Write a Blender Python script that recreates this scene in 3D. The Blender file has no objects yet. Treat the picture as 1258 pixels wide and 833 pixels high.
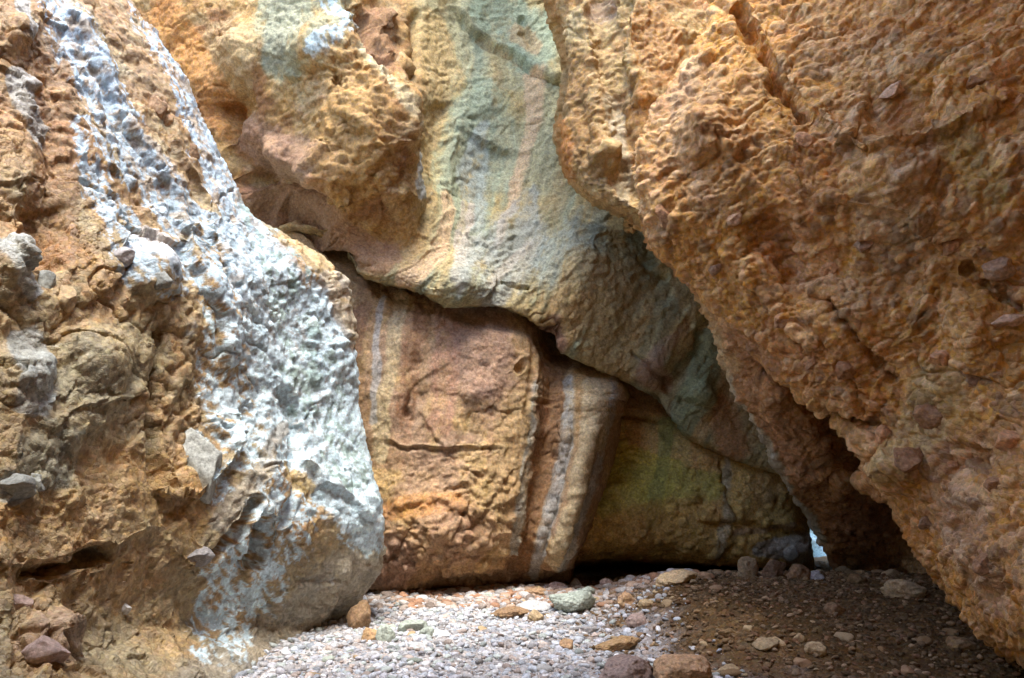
import bpy, math, random
import numpy as np
rng = np.random.default_rng(7)
random.seed(7)
C = bpy.context.scene.collection
F32 = np.float32
# ------------------------------------------------------------------ camera model (photo pixel -> point in the canyon)
FPX, W0, H0 = 900.0, 1258.0, 833.0
CAM = np.array([0.0, 0.0, 1.6])
TH = math.atan((590 - H0 / 2) / FPX)
FW = np.array([0, math.cos(TH), math.sin(TH)]); UP = np.array([0, -math.sin(TH), math.cos(TH)])
def at(px, py, Y):
    d = FW + np.array([1.0, 0, 0]) * ((px - W0 / 2) / FPX) + UP * ((H0 / 2 - py) / FPX)
    return CAM + d * (Y / d[1])
def proj(P):
    q = P - CAM
    f = q @ FW; ok = f > 0.3; f = np.where(ok, f, 1.0)
    px = W0 / 2 + FPX * q[:, 0] / f; py = H0 / 2 - FPX * (q @ UP) / f
    return np.where(ok, px, -9999.0), np.where(ok, py, -9999.0)
# ------------------------------------------------------------------ noise
def hsh(ix, iy, iz, seed):
    h = (ix.astype(np.uint32) * np.uint32(374761393) + iy.astype(np.uint32) * np.uint32(668265263)
         + iz.astype(np.uint32) * np.uint32(2147483647 - 40503) + np.uint32((seed * 362437 + 12345) & 0xffffffff))
    h = (h ^ (h >> np.uint32(13))) * np.uint32(1274126177)
    h = (h ^ (h >> np.uint32(15))) * np.uint32(2246822519)
    return h ^ (h >> np.uint32(16))
def h01(ix, iy, iz, seed):
    return (hsh(ix, iy, iz, seed) >> np.uint32(8)).astype(F32) / F32(16777216)
def vnoise(P, seed=0):
    P = P.astype(F32); i = np.floor(P).astype(np.int32); f = P - i
    u = f * f * f * (f * (f * 6 - 15) + 10)
    r = 0
    for dx in (0, 1):
        wx = u[:, 0] if dx else 1 - u[:, 0]
        for dy in (0, 1):
            wy = wx * (u[:, 1] if dy else 1 - u[:, 1])
            for dz in (0, 1):
                r = r + wy * (u[:, 2] if dz else 1 - u[:, 2]) * h01(i[:, 0] + dx, i[:, 1] + dy, i[:, 2] + dz, seed)
    return r * 2 - 1
def fbm(P, octv=4, seed=0, gain=.5, lac=2.03):
    a, s, t = 1.0, 0, 0
    for o in range(octv):
        s = s + a * vnoise(P + 17.3 * o, seed + o); t += a; a *= gain; P = P * lac
    return s / t * 1.6
def ridged(P, octv=4, seed=0, gain=.5, lac=2.03):
    a, s, t = 1.0, 0, 0
    for o in range(octv):
        s = s + a * (1 - np.abs(vnoise(P + 9.1 * o, seed + o)) * 2); t += a; a *= gain; P = P * lac
    return s / t
def clasts(P, seed=0, rmin=.25, rmax=.62, keep=.8, sharp=.5):
    """domes of pebbles set in a matrix: height 0..1 (in cell units) and a random number per pebble"""
    P = P.astype(F32); i = np.floor(P).astype(np.int32)
    best = np.zeros(len(P), F32); cid = np.full(len(P), -1, F32)
    for dx in (-1, 0, 1):
        for dy in (-1, 0, 1):
            for dz in (-1, 0, 1):
                a, b, c = i[:, 0] + dx, i[:, 1] + dy, i[:, 2] + dz
                h = hsh(a, b, c, seed)
                jx = (h & np.uint32(255)).astype(F32) / 255; jy = ((h >> np.uint32(8)) & np.uint32(255)).astype(F32) / 255
                jz = ((h >> np.uint32(16)) & np.uint32(255)).astype(F32) / 255; rr = ((h >> np.uint32(24)) & np.uint32(255)).astype(F32) / 255
                k = ((h * np.uint32(2654435761)) >> np.uint32(24)).astype(F32) / 255
                r = rmin + (rmax - rmin) * rr * rr
                d2 = ((a + .15 + .7 * jx - P[:, 0]) ** 2 + (b + .15 + .7 * jy - P[:, 1]) ** 2 + (c + .15 + .7 * jz - P[:, 2]) ** 2) / (r * r)
                dome = np.power(np.clip(1 - d2, 0, 1), sharp) * r * (k < keep)
                m = dome > best
                best = np.where(m, dome, best); cid = np.where(m, k / keep, cid)
    return best, cid
def facets(P, seed=0, tilt=1.0, off=.25):
    """chiselled faces: every cell is a plane of its own tilt and height"""
    P = P.astype(F32); i = np.floor(P).astype(np.int32)
    bd = np.full(len(P), 9, F32); out = np.zeros(len(P), F32)
    for dx in (-1, 0, 1):
        for dy in (-1, 0, 1):
            for dz in (-1, 0, 1):
                a, b, c = i[:, 0] + dx, i[:, 1] + dy, i[:, 2] + dz
                h = hsh(a, b, c, seed); g = h * np.uint32(2654435761)
                v = [((h >> np.uint32(k)) & np.uint32(255)).astype(F32) / 255 for k in (0, 8, 16)]
                t = [((g >> np.uint32(k)) & np.uint32(255)).astype(F32) / 127.5 - 1 for k in (4, 12, 20)]
                ex, ey, ez = P[:, 0] - a - v[0], P[:, 1] - b - v[1], P[:, 2] - c - v[2]
                d2 = ex * ex + ey * ey + ez * ez; m = d2 < bd
                bd = np.where(m, d2, bd); out = np.where(m, tilt * (ex * t[0] + ey * t[1] + ez * t[2]) + off * (v[0] + v[1] + v[2] - 1.5), out)
    return out
def sstep(x, a=0.0, b=1.0):
    t = np.clip((x - a) / (b - a), 0, 1); return t * t * (3 - 2 * t)
# ------------------------------------------------------------------ spline grid
def crom(ctrl, ts):
    n = len(ctrl); i = np.clip(np.floor(ts).astype(int), 0, n - 2); f = (ts - i)
    g = lambda k: ctrl[np.clip(k, 0, n - 1)]
    sh = (-1,) + (1,) * (ctrl.ndim - 1); f = f.reshape(sh)
    p0, p1, p2, p3 = g(i - 1), g(i), g(i + 1), g(i + 2)
    m1 = .42 * (p2 - p0); m2 = .42 * (p3 - p1)
    return (2 * f**3 - 3 * f**2 + 1) * p1 + (f**3 - 2 * f**2 + f) * m1 + (-2 * f**3 + 3 * f**2) * p2 + (f**3 - f**2) * m2
def samples(ctrl_px, inside, step):
    """parameters along axis 0, spaced by screen length where it is seen, coarse elsewhere"""
    ts = [0.0]
    for k in range(ctrl_px.shape[0] - 1):
        L = np.minimum(np.linalg.norm(ctrl_px[k + 1] - ctrl_px[k], axis=-1), 600)
        ins = inside[k] | inside[k + 1]
        n = int(max(6, np.percentile(L[ins], 75) / step)) if ins.any() else 8
        ts += list(k + np.arange(1, n + 1) / n)
    return np.array(ts)
def grid_normals(G):
    du = np.gradient(G, axis=0); dv = np.gradient(G, axis=1)
    n = np.cross(du, dv); n /= np.linalg.norm(n, axis=2, keepdims=True) + 1e-9
    return n
def smooth(A, k=1):
    for _ in range(k):
        B = A.copy(); B[1:-1] = (A[:-2] + 2 * A[1:-1] + A[2:]) / 4; A = B
        B = A.copy(); B[:, 1:-1] = (A[:, :-2] + 2 * A[:, 1:-1] + A[:, 2:]) / 4; A = B
    return A
def polyd(px, py, pts):
    """distance / width to a polyline (x, y, w); signed side; parameter"""
    best = np.full(px.shape, 1e9); side = np.zeros(px.shape); tt = np.zeros(px.shape)
    n = len(pts) - 1
    if n == 0:
        x, y, w = pts[0]; return np.hypot(px - x, py - y) / w, side, tt
    for k in range(n):
        x0, y0, w0 = pts[k]; x1, y1, w1 = pts[k + 1]
        dx, dy = x1 - x0, y1 - y0; L2 = dx * dx + dy * dy + 1e-6
        t = np.clip(((px - x0) * dx + (py - y0) * dy) / L2, 0, 1)
        d = np.hypot(px - x0 - t * dx, py - y0 - t * dy) / (w0 + (w1 - w0) * t)
        m = d < best
        best = np.where(m, d, best); side = np.where(m, np.sign(dx * (py - y0) - dy * (px - x0)), side); tt = np.where(m, (k + t) / n, tt)
    return best, side, tt
def stroke(px, py, pts, reach=1.0):
    xs = [p[0] for p in pts]; ys = [p[1] for p in pts]; w = max(p[2] for p in pts) * reach + 2
    idx = np.where((px > min(xs) - w) & (px < max(xs) + w) & (py > min(ys) - w) & (py < max(ys) + w))[0]
    if len(idx) == 0: return idx, None, None, None
    d, s, t = polyd(px[idx], py[idx], pts)
    return idx, d, s, t
def push(px, py, N, base, strokes):
    """sculpt: returns displacement (metres, along the normal)"""
    D = np.zeros(len(px))
    for st in strokes:
        kind, amp, pts = st
        idx, d, s, t = stroke(px, py, pts, 3.2 if kind in ('step', 'crack') else 1)
        if len(idx) == 0: continue
        ends = sstep(t, 0, .08) * sstep(1 - t, 0, .08) if len(pts) > 1 else 1
        if kind == 'bump': D[idx] += amp * sstep(1 - d) * (1 if len(pts) == 1 else np.maximum(ends, .0) * .6 + .4)
        elif kind == 'block': D[idx] += amp * sstep(1 - d, 0, .35)
        elif kind == 'crack': D[idx] -= amp * np.exp(-(d * 1.6) ** 2) * ends
        elif kind == 'step':
            sd = -s * d; u = sstep(sd, -.16, .16)
            D[idx] += amp * (u * np.exp(-d * 1.1) - (1 - u) * .25 * np.exp(-d * 1.6)) * ends
    return D
FLOW = [.0006, 0]
def paint(px, py, P, col, strokes, seed):
    for st in strokes:
        c, a, brk, pts = st
        idx, d, s, t = stroke(px, py, pts)
        if len(idx) == 0: continue
        m = sstep(1 - d, 0, .55)
        if brk == 3:      # seepage streaks, drawn out down the wall
            x_, y_ = px[idx], py[idx]; u_ = x_ + FLOW[0] * y_ * y_ + FLOW[1] * np.maximum(y_ - 500, 0); q = P[idx]
            fl = fbm(np.stack([u_ / 8, y_ / 120, 0 * u_], 1), 5, seed + 78, .7) * .6 + .4 * fbm(np.stack([u_ / 30, y_ / 200, 0 * u_], 1), 3, seed + 79)
            m = sstep(m * 1.1 - .4 + .75 * fl + .3 * fbm(q * 9, 4, seed + 80, .6), -.12, .8) * sstep(m, 0, .3)
        elif brk > 1:      # speckled crust and painted sky sheen: cover a, drawn out along the slope
            t_ = px[idx] * .5 + py[idx] * .86; n_ = px[idx] * .86 - py[idx] * .5
            fl = fbm(np.stack([n_ / 4.5, t_ / 17, 0 * t_], 1), 4, seed + 77, .7); q = P[idx]
            v_ = .62 * fl + .5 * fbm(q * 15, 4, seed + 56, .65) + .2 * fbm(q * 2.5, 3, seed + 57) + (m - .75) * .75 + (a - .55) * 1.0
            m = sstep(v_, -.04, .26) * sstep(m, 0, .2) * .95; a = 1
        elif brk > 0:
            q = P[idx]
            nz = fbm(q * np.array([3.2, 3.2, 1.6]), 4, seed + 31) * .5 + .5 + .35 * fbm(q * 14, 3, seed + 55)
            t_ = px[idx] * .5 + py[idx] * .86; n_ = px[idx] * .86 - py[idx] * .5
            fl = fbm(np.stack([n_ / 9, t_ / 34, 0 * t_], 1), 4, seed + 77, .6)
            m = m * (1 - brk) + brk * sstep(m * 1.25 + (nz - .5) * .9 + fl * .34 * brk - .03, .40, .68)
        m = (np.clip(m * a, 0, 1))[:, None]
        col[idx] = col[idx] * (1 - m) + np.array(c) * m
    return col
# ------------------------------------------------------------------ materials
def nd(nt, t, **kw):
    n = nt.nodes.new(t)
    for k, v in kw.items(): setattr(n, k, v)
    return n
def rock_mat(name, fine=1.0, bump=.5, rough=.75, spec=.3, clast=.5, attr=True, base=(.4, .3, .2), vary=.45):
    m = bpy.data.materials.new(name); m.use_nodes = True; nt = m.node_tree; L = nt.links
    b = nt.nodes['Principled BSDF']; b.inputs['Specular IOR Level'].default_value = spec
    tc = nd(nt, 'ShaderNodeTexCoord')
    if attr:
        at_ = nd(nt, 'ShaderNodeAttribute', attribute_name='Col'); src = at_.outputs['Color']
    else:
        oi = nd(nt, 'ShaderNodeObjectInfo'); rgb = nd(nt, 'ShaderNodeRGB'); rgb.outputs[0].default_value = (*base, 1); src = rgb.outputs[0]
    warp = nd(nt, 'ShaderNodeTexNoise'); warp.inputs['Scale'].default_value = 5 * fine; warp.inputs['Detail'].default_value = 3
    mw = nd(nt, 'ShaderNodeMix', data_type='VECTOR'); mw.inputs[0].default_value = .06 / fine
    L.new(tc.outputs['Object'], warp.inputs['Vector']); L.new(tc.outputs['Object'], mw.inputs[4]); L.new(warp.outputs['Color'], mw.inputs[5])
    n1 = nd(nt, 'ShaderNodeTexNoise'); n1.inputs['Scale'].default_value = 16 * fine; n1.inputs['Detail'].default_value = 9; n1.inputs['Roughness'].default_value = .72
    n2 = nd(nt, 'ShaderNodeTexNoise'); n2.inputs['Scale'].default_value = 3.1 * fine; n2.inputs['Detail'].default_value = 5
    v1 = nd(nt, 'ShaderNodeTexVoronoi'); v1.inputs['Scale'].default_value = 17 * fine; v1.inputs['Randomness'].default_value = 1
    v2 = nd(nt, 'ShaderNodeTexVoronoi', feature='DISTANCE_TO_EDGE'); v2.inputs['Scale'].default_value = 17 * fine
    for n in (n1, n2): L.new(tc.outputs['Object'], n.inputs['Vector'])
    for n in (v1, v2): L.new(mw.outputs[1], n.inputs['Vector'])
    # brightness from fine noise
    mr = nd(nt, 'ShaderNodeMapRange'); mr.inputs[1].default_value = .28; mr.inputs[2].default_value = .72
    mr.inputs[3].default_value = 1 - vary; mr.inputs[4].default_value = 1 + vary; L.new(n1.outputs['Fac'], mr.inputs[0])
    mul = nd(nt, 'ShaderNodeMix', data_type='RGBA', blend_type='MULTIPLY'); mul.inputs[0].default_value = 1
    L.new(src, mul.inputs[6]); L.new(mr.outputs[0], mul.inputs[7])
    # every little pebble a slightly different tone
    hs = nd(nt, 'ShaderNodeHueSaturation'); sep = nd(nt, 'ShaderNodeSeparateColor'); L.new(v1.outputs['Color'], sep.inputs[0])
    for k, (lo, hi) in enumerate(((.488, .512), (.85, 1.12), (.74, 1.26))):
        r = nd(nt, 'ShaderNodeMapRange'); r.inputs[3].default_value = lo; r.inputs[4].default_value = hi
        L.new(sep.outputs[k], r.inputs[0]); L.new(r.outputs[0], hs.inputs[k])
    L.new(mul.outputs[2], hs.inputs['Color'])
    mx = nd(nt, 'ShaderNodeMix', data_type='RGBA'); mx.inputs[0].default_value = clast
    L.new(mul.outputs[2], mx.inputs[6]); L.new(hs.outputs[0], mx.inputs[7])
    last = mx.outputs[2]
    if not attr:
        h2 = nd(nt, 'ShaderNodeHueSaturation'); L.new(last, h2.inputs['Color'])
        r = nd(nt, 'ShaderNodeMapRange'); r.inputs[3].default_value = .7; r.inputs[4].default_value = 1.35
        L.new(oi.outputs['Random'], r.inputs[0]); L.new(r.outputs[0], h2.inputs['Value']); last = h2.outputs[0]
    L.new(last, b.inputs['Base Color'])
    rr = nd(nt, 'ShaderNodeMapRange'); rr.inputs[3].default_value = rough - .15; rr.inputs[4].default_value = rough + .15
    L.new(n2.outputs['Fac'], rr.inputs[0]); L.new(rr.outputs[0], b.inputs['Roughness'])
    e = nd(nt, 'ShaderNodeMapRange'); e.inputs[1].default_value = 0; e.inputs[2].default_value = .12; L.new(v2.outputs['Distance'], e.inputs[0])
    b1 = nd(nt, 'ShaderNodeBump'); b1.inputs['Strength'].default_value = bump; b1.inputs['Distance'].default_value = .03 / fine
    b2 = nd(nt, 'ShaderNodeBump'); b2.inputs['Strength'].default_value = bump * clast; b2.inputs['Distance'].default_value = .012 / fine
    L.new(n1.outputs['Fac'], b1.inputs['Height']); L.new(e.outputs[0], b2.inputs['Height']); L.new(b1.outputs[0], b2.inputs['Normal'])
    L.new(b2.outputs[0], b.inputs['Normal'])
    return m
# ------------------------------------------------------------------ mesh helpers
def tag(o, label=None, cat=None, group=None, kind=None):
    for k, v in (('label', label), ('category', cat), ('group', group), ('kind', kind)):
        if v: o[k] = v
    return o
def mesh_from(name, V, Fq, mat, col=None, parent=None, loc=None, smoothf=True):
    V = np.asarray(V, dtype=np.float64)
    if loc is not None: V = V - np.asarray(loc)
    me = bpy.data.meshes.new(name); n, k = Fq.shape
    me.vertices.add(len(V)); me.vertices.foreach_set('co', V.astype(F32).ravel())
    me.loops.add(n * k); me.loops.foreach_set('vertex_index', Fq.astype(np.int32).ravel())
    me.polygons.add(n); me.polygons.foreach_set('loop_start', np.arange(0, n * k, k, dtype=np.int32))
    me.polygons.foreach_set('use_smooth', np.full(n, smoothf))
    me.update(calc_edges=True)
    if col is not None:
        a = me.color_attributes.new('Col', 'FLOAT_COLOR', 'POINT')
        a.data.foreach_set('color', np.concatenate([col, np.ones((len(col), 1))], 1).astype(F32).ravel())
    if mat: me.materials.append(mat)
    o = bpy.data.objects.new(name, me); C.objects.link(o)
    if loc is not None: o.location = loc
    if parent: o.parent = parent
    return o
def grid_faces(nu, nv, flip=False):
    i = np.arange(nu * nv).reshape(nu, nv)
    f = np.stack([i[:-1, :-1], i[1:, :-1], i[1:, 1:], i[:-1, 1:]], -1).reshape(-1, 4)
    return f[:, ::-1] if flip else f
# ------------------------------------------------------------------ a rock mass
def mass(name, label, rows, mat, detail, colour, sculpt, paints, step=1.7, warp=7, seed=1, cat='cliff'):
    """rows: list of rows of points: (px, py, Y) in the photo or ('w', x, y, z) in the world"""
    ctrl = np.array([[at(*p) if p[0] != 'w' else np.array(p[1:]) for p in r] for r in rows], dtype=float)
    R, K = ctrl.shape[:2]
    pxc, pyc = proj(ctrl.reshape(-1, 3)); pc = np.stack([pxc, pyc], -1).reshape(R, K, 2)
    ins = ((pc[..., 0] > -60) & (pc[..., 0] < 1320) & (pc[..., 1] > -60) & (pc[..., 1] < 890))
    tr = samples(pc, ins, step); tk = samples(pc.swapaxes(0, 1), ins.T, step)
    G = crom(crom(ctrl, tr).swapaxes(0, 1), tk).swapaxes(0, 1)
    N = grid_normals(G); nu, nv = G.shape[:2]
    mid = G.reshape(-1, 3); a, b_ = proj(mid)
    vis = (a > 0) & (a < 1258) & (b_ > 0) & (b_ < 833)
    flip = np.mean(np.sum((CAM - mid[vis]) * N.reshape(-1, 3)[vis], 1) > 0) < .5
    if flip: N = -N
    P = mid; N = N.reshape(-1, 3)
    wx = fbm(P * 2.2, 4, seed + 90) * warp; wy = fbm(P * 2.2 + 50, 4, seed + 91) * warp
    bx, by = a + wx, b_ + wy
    D = push(bx, by, N, P, sculpt)
    P1 = P + N * D[:, None]
    N1 = grid_normals(smooth(P1.reshape(nu, nv, 3), 3)).reshape(-1, 3) * (-1 if flip else 1)
    D2, cid = detail(P1, a, b_, seed)
    P2 = P1 + N1 * D2[:, None]
    col = colour(P1, a, b_, cid, seed)
    col = paint(a + wx * .8, b_ + wy * .8, P1, col, paints, seed)
    if cid is not None:
        k = np.where(cid >= 0, cid, .5)[:, None]
        col = col * (.75 + .50 * k) * (1 + (hshift(k) * .07))
    sat = sstep((col.max(1) - col.min(1)) / col.max(1), .2, .55)[:, None]; col = col * (1 + sat * np.array([.02, .025, -.14]))
    base = P2.mean(0); base[2] = max(P2[:, 2].min(), -.3)
    o = mesh_from(name, P2, grid_faces(nu, nv, not flip), mat, np.clip(col, 0, .93), loc=base)
    tag(o, label, cat)
    print(name, nu, nv, nu * nv, 'flip', flip)
    return o
def hshift(k):
    t = k * 37.0 % 1.0
    return np.concatenate([t - .5, 0 * t, .5 - t], 1)
def mix(a, b, m):
    m = np.asarray(m)[:, None]; return np.asarray(a) * (1 - m) + np.asarray(b) * m
# palettes (linear albedo)
OCHRE = (.42, .25, .11); ORANGE = (.50, .235, .085); BROWN = (.27, .135, .065); PINK = (.43, .25, .185); MAUVE = (.30, .19, .17)
SAND = (.52, .38, .23); GREY = (.36, .33, .27); GREEN = (.26, .29, .18); TEAL = (.30, .345, .24); WHITE = (.80, .84, .86); OLIVE = (.24, .19, .05)
BLUE = (.40, .45, .43); CREAM = (.58, .46, .32); DARK = (.10, .06, .035)
def warp3(P, s, a, seed):
    return P + a * np.stack([fbm(P * s, 3, seed + 200), fbm(P * s + 31, 3, seed + 201), fbm(P * s + 57, 3, seed + 202)], 1)
def rot(P, ax, deg):
    r = math.radians(deg); c, s = math.cos(r), math.sin(r)
    M = {'x': [[1, 0, 0], [0, c, -s], [0, s, c]], 'y': [[c, 0, s], [0, 1, 0], [-s, 0, c]], 'z': [[c, -s, 0], [s, c, 0], [0, 0, 1]]}[ax]
    return P @ np.array(M).T
def blocky(x, n):
    y = x * n; f = y - np.floor(y); return (np.floor(y) + sstep(f, .3, .7)) / n
# ================================================================== materials
M_left = rock_mat('left_rock', 1.8, .8, .6, .4, .7)
M_back = rock_mat('streaked_rock', 1.7, .9, .76, .2, .45, vary=.55)
M_cong = rock_mat('conglomerate_rock', 1.8, .7, .8, .2, .7, vary=.35)
M_ground = rock_mat('ground_soil', 2.4, .9, .85, .15, .9)
M_peb = rock_mat('pebble_rock', 3.0, .4, .7, .25, .2)
# ================================================================== LEFT CLIFF
def fissures(P, f, wd, seed, st=(1, 1, 1)):
    n = vnoise(P * np.array(st) * f, seed) + .35 * vnoise(P * f * 2.7 + 5, seed + 1) + .12 * vnoise(P * f * 8 + 9, seed + 2)
    g = sstep(vnoise(P * f * .7 + 33, seed + 3), -.1, .5)
    return np.exp(-(n / wd) ** 2) * g
def row_left(py, S, Ys, Y0, g=1.25):
    S = S - 9
    r = [('w', -4.2, -4.0, at(100, min(py, 700), 4.)[2]), (-420, py, Y0 * .62), (-160, py, Y0 * .86)]  # first column runs on unseen behind the camera, for bounce
    for f in (0.0, .22, .44, .66, .84, .95):
        r.append((f * S if S > 150 else S - (1 - f) * 160, py, Y0 + (Ys - Y0) * f ** g))
    r += [(S, py, Ys + .12), (S - 4, py, Ys + .6), (S - 50, py, Ys + 2.6)]
    return r
rows = [row_left(*a) for a in [(-420, 30, 8.2, 7.2), (-260, 60, 7.9, 6.6), (-100, 100, 7.7, 6.3), (0, 166, 7.6, 6.0), (90, 229, 7.7, 5.8), (160, 262, 7.8, 5.6), (215, 290, 7.9, 5.4),
        (262, 316, 8.0, 5.3), (300, 378, 8.4, 5.2), (345, 428, 8.7, 5.1), (400, 441, 8.8, 5.05), (500, 452, 8.8, 4.95), (590, 466, 8.7, 4.85), (645, 474, 8.7, 4.8), (695, 471, 8.9, 4.75),
        (738, 442, 9.0, 4.7), (772, 396, 8.55, 4.65), (802, 345, 7.5, 4.55), (835, 300, 6.6, 4.4), (900, 215, 5.3, 4.0), (1010, 120, 4.4, 3.6)]]
def det_left(P, px, py, seed):
    w = warp3(P, 1.6, .12, seed)
    q = rot(w, 'x', 28)
    big = fbm(w * .9, 4, seed)
    white = sstep(1 - polyd(px, py, [(215, 60, 40), (300, 300, 60), (340, 420, 120), (400, 560, 100), (430, 640, 80)])[0], 0, .5); sm = 1 - .6 * white
    d = .09 * big + sm * (.05 * facets(q * [1.5, 1.5, .9], seed + 3, 1, .15) + .024 * facets(q * [4, 4, 2.4], seed + 4) + .018 * facets(q * [10, 10, 6], seed + 5))
    msk = sstep(fbm(P * .8, 3, seed + 8), -.35, .25)
    h, cid = clasts(rot(w, 'x', 35) * [4.2, 4.2, 6.4], seed + 11, .25, .75, .75)
    h2, c2 = clasts(w * [9, 9, 13], seed + 12, .3, .7, .85)
    jag = ridged(rot(P, 'x', 20) * [14, 14, 7], 4, seed + 14)
    d = d - .05 * fissures(rot(P, 'x', 25), 1.1, .03, seed + 70, (1, 1, .5)) - .03 * fissures(P, 2.6, .05, seed + 75)
    d = d + sm * (h * .08 * msk + h2 * .03 * msk) + white * .02 * jag + .016 * fbm(P * 9, 5, seed + 15, .62)
    edge = sstep(px, 330, 430) * (1 - sstep(py, 420, 520))
    h3, c3 = clasts(w * 8, seed + 16, .3, .7, .95); d = d + edge * h3 * .07
    return d, np.where(h > .1, cid, c2)
def col_left(P, px, py, cid, seed):
    a = sstep(fbm(P * .9, 4, seed + 40), -.5, .5); b = sstep(fbm(P * 2.1, 4, seed + 41), -.3, .6)
    c = mix((.42, .27, .15), (.45, .34, .22), a * .8); c = mix(c, (.33, .30, .22), b * .6); c = mix(c, (.44, .24, .10), sstep(fbm(P * 1.7, 3, seed + 42), .3, .8) * .5)
    up = sstep(1 - py / 500.0); c = mix(c, BROWN, .35 * up * (1 - b))
    return c
sc = [('bump', -.12, [(58, 90, 26), (66, 200, 30), (58, 335, 30)]), ('bump', .2, [(12, 325, 55)]), ('bump', .18, [(28, 465, 48)]),
      ('crack', .3, [(38, 697, 5), (90, 700, 6), (145, 682, 5)]), ('step', 0.05, [(0, 700, 55), (60, 694, 55), (150, 676, 45), (195, 640, 35)]),
      ('step', 0.130, [(70, 0, 30), (130, 110, 34), (205, 240, 30), (265, 390, 28), (285, 470, 20)]),
      ('step', 0.091, [(120, 0, 24), (190, 120, 24), (250, 260, 22), (300, 380, 20)]),
      ('crack', .16, [(205, 380, 10), (192, 470, 11), (196, 560, 12), (215, 610, 10)]),
      ('step', 0.143, [(190, 600, 26), (235, 622, 26), (285, 560, 26), (300, 500, 20)]),
      ('crack', .2, [(262, 690, 8), (295, 655, 8), (315, 610, 7)]), ('bump', .12, [(330, 560, 60), (325, 650, 55)]),
      ('crack', .14, [(345, 470, 9), (372, 520, 10), (368, 600, 9), (345, 650, 8)]), ('step', 0.098, [(230, 700, 20), (262, 680, 24)]),
      ('bump', -.1, [(60, 250, 35), (60, 330, 35)]), ('bump', .2, [(190, 330, 45)]), ('bump', .16, [(120, 440, 60)]), ('bump', -.06, [(130, 560, 60)]),
      ('bump', .22, [(60, 780, 50)]), ('crack', .12, [(45, 740, 7), (50, 833, 8)]), ('bump', .18, [(25, 45, 35)]),
      ('step', 0.091, [(370, 560, 18), (400, 600, 22), (460, 640, 14)]), ('crack', .25, [(315, 700, 10), (330, 640, 10)])]
Wt = (.62, .77, .84); SHEEN = (.48, .60, .69)  # second tone: sky reflections on the upper ridges, painted as streaks
pa = [(GREY, .75, .4, [(435, 720, 60), (380, 745, 50), (310, 800, 45), (250, 850, 60)]), ((.42, .42, .33), .7, .5, [(455, 540, 30), (460, 660, 40)]),
      (OCHRE, .6, .7, [(200, 600, 60), (240, 640, 30)]), (OCHRE, .6, .9, [(300, 420, 35), (270, 330, 30)]), (OCHRE, .6, .8, [(10, 640, 45), (90, 620, 30)]),
      (OCHRE, .6, .6, [(230, 120, 30), (290, 260, 30)]), (MAUVE, .5, .5, [(60, 790, 60)]), (BROWN, .6, .5, [(60, 60, 50), (75, 300, 30)]),
      ((.30, .29, .21), .5, .8, [(90, 480, 80), (170, 430, 60)]), ((.30, .31, .24), .7, .5, [(60, 560, 60)]),
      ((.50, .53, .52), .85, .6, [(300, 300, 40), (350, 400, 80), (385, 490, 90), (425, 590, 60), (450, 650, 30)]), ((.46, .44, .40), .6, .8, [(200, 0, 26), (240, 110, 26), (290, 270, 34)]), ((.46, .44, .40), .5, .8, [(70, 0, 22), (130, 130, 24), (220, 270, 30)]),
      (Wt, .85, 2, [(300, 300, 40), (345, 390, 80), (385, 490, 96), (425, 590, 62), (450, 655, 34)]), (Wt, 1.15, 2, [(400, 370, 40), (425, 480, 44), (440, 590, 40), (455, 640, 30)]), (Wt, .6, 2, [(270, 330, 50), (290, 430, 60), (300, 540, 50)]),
      (SHEEN, .62, 2, [(190, 0, 40), (232, 100, 40), (265, 190, 40), (310, 310, 46)]), (SHEEN, .6, 2, [(58, -20, 26), (95, 50, 32), (125, 115, 36), (155, 190, 34), (205, 250, 40), (280, 350, 50)]),
      (SHEEN, .5, 2, [(100, 160, 26), (125, 240, 30), (160, 320, 34), (215, 350, 34)]), (Wt, .62, 2, [(355, 600, 60), (335, 670, 56), (300, 715, 56)]), (Wt, .42, 2, [(300, 715, 56), (262, 790, 50)]),
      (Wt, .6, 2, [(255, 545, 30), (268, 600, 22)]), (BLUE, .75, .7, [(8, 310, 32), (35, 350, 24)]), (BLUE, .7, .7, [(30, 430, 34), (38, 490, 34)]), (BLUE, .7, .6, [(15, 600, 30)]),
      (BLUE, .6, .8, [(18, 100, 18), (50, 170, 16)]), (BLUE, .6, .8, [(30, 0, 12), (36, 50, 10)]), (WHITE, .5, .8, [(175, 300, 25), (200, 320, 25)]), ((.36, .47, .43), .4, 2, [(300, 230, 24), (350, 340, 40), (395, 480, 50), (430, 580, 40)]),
      (SAND, .8, .5, [(360, 290, 22), (420, 350, 22), (438, 420, 16)]), (GREY, .8, .6, [(275, 640, 22), (350, 520, 12)]), ((.40, .28, .14), .9, .6, [(360, 580, 20), (385, 600, 14)])]
cliff_left = mass('leaning_cliff', 'rough tan cliff with a wide white mineral crust sloping down to the pale gravel', rows, M_left, det_left, col_left, sc, pa, seed=3)
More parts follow.
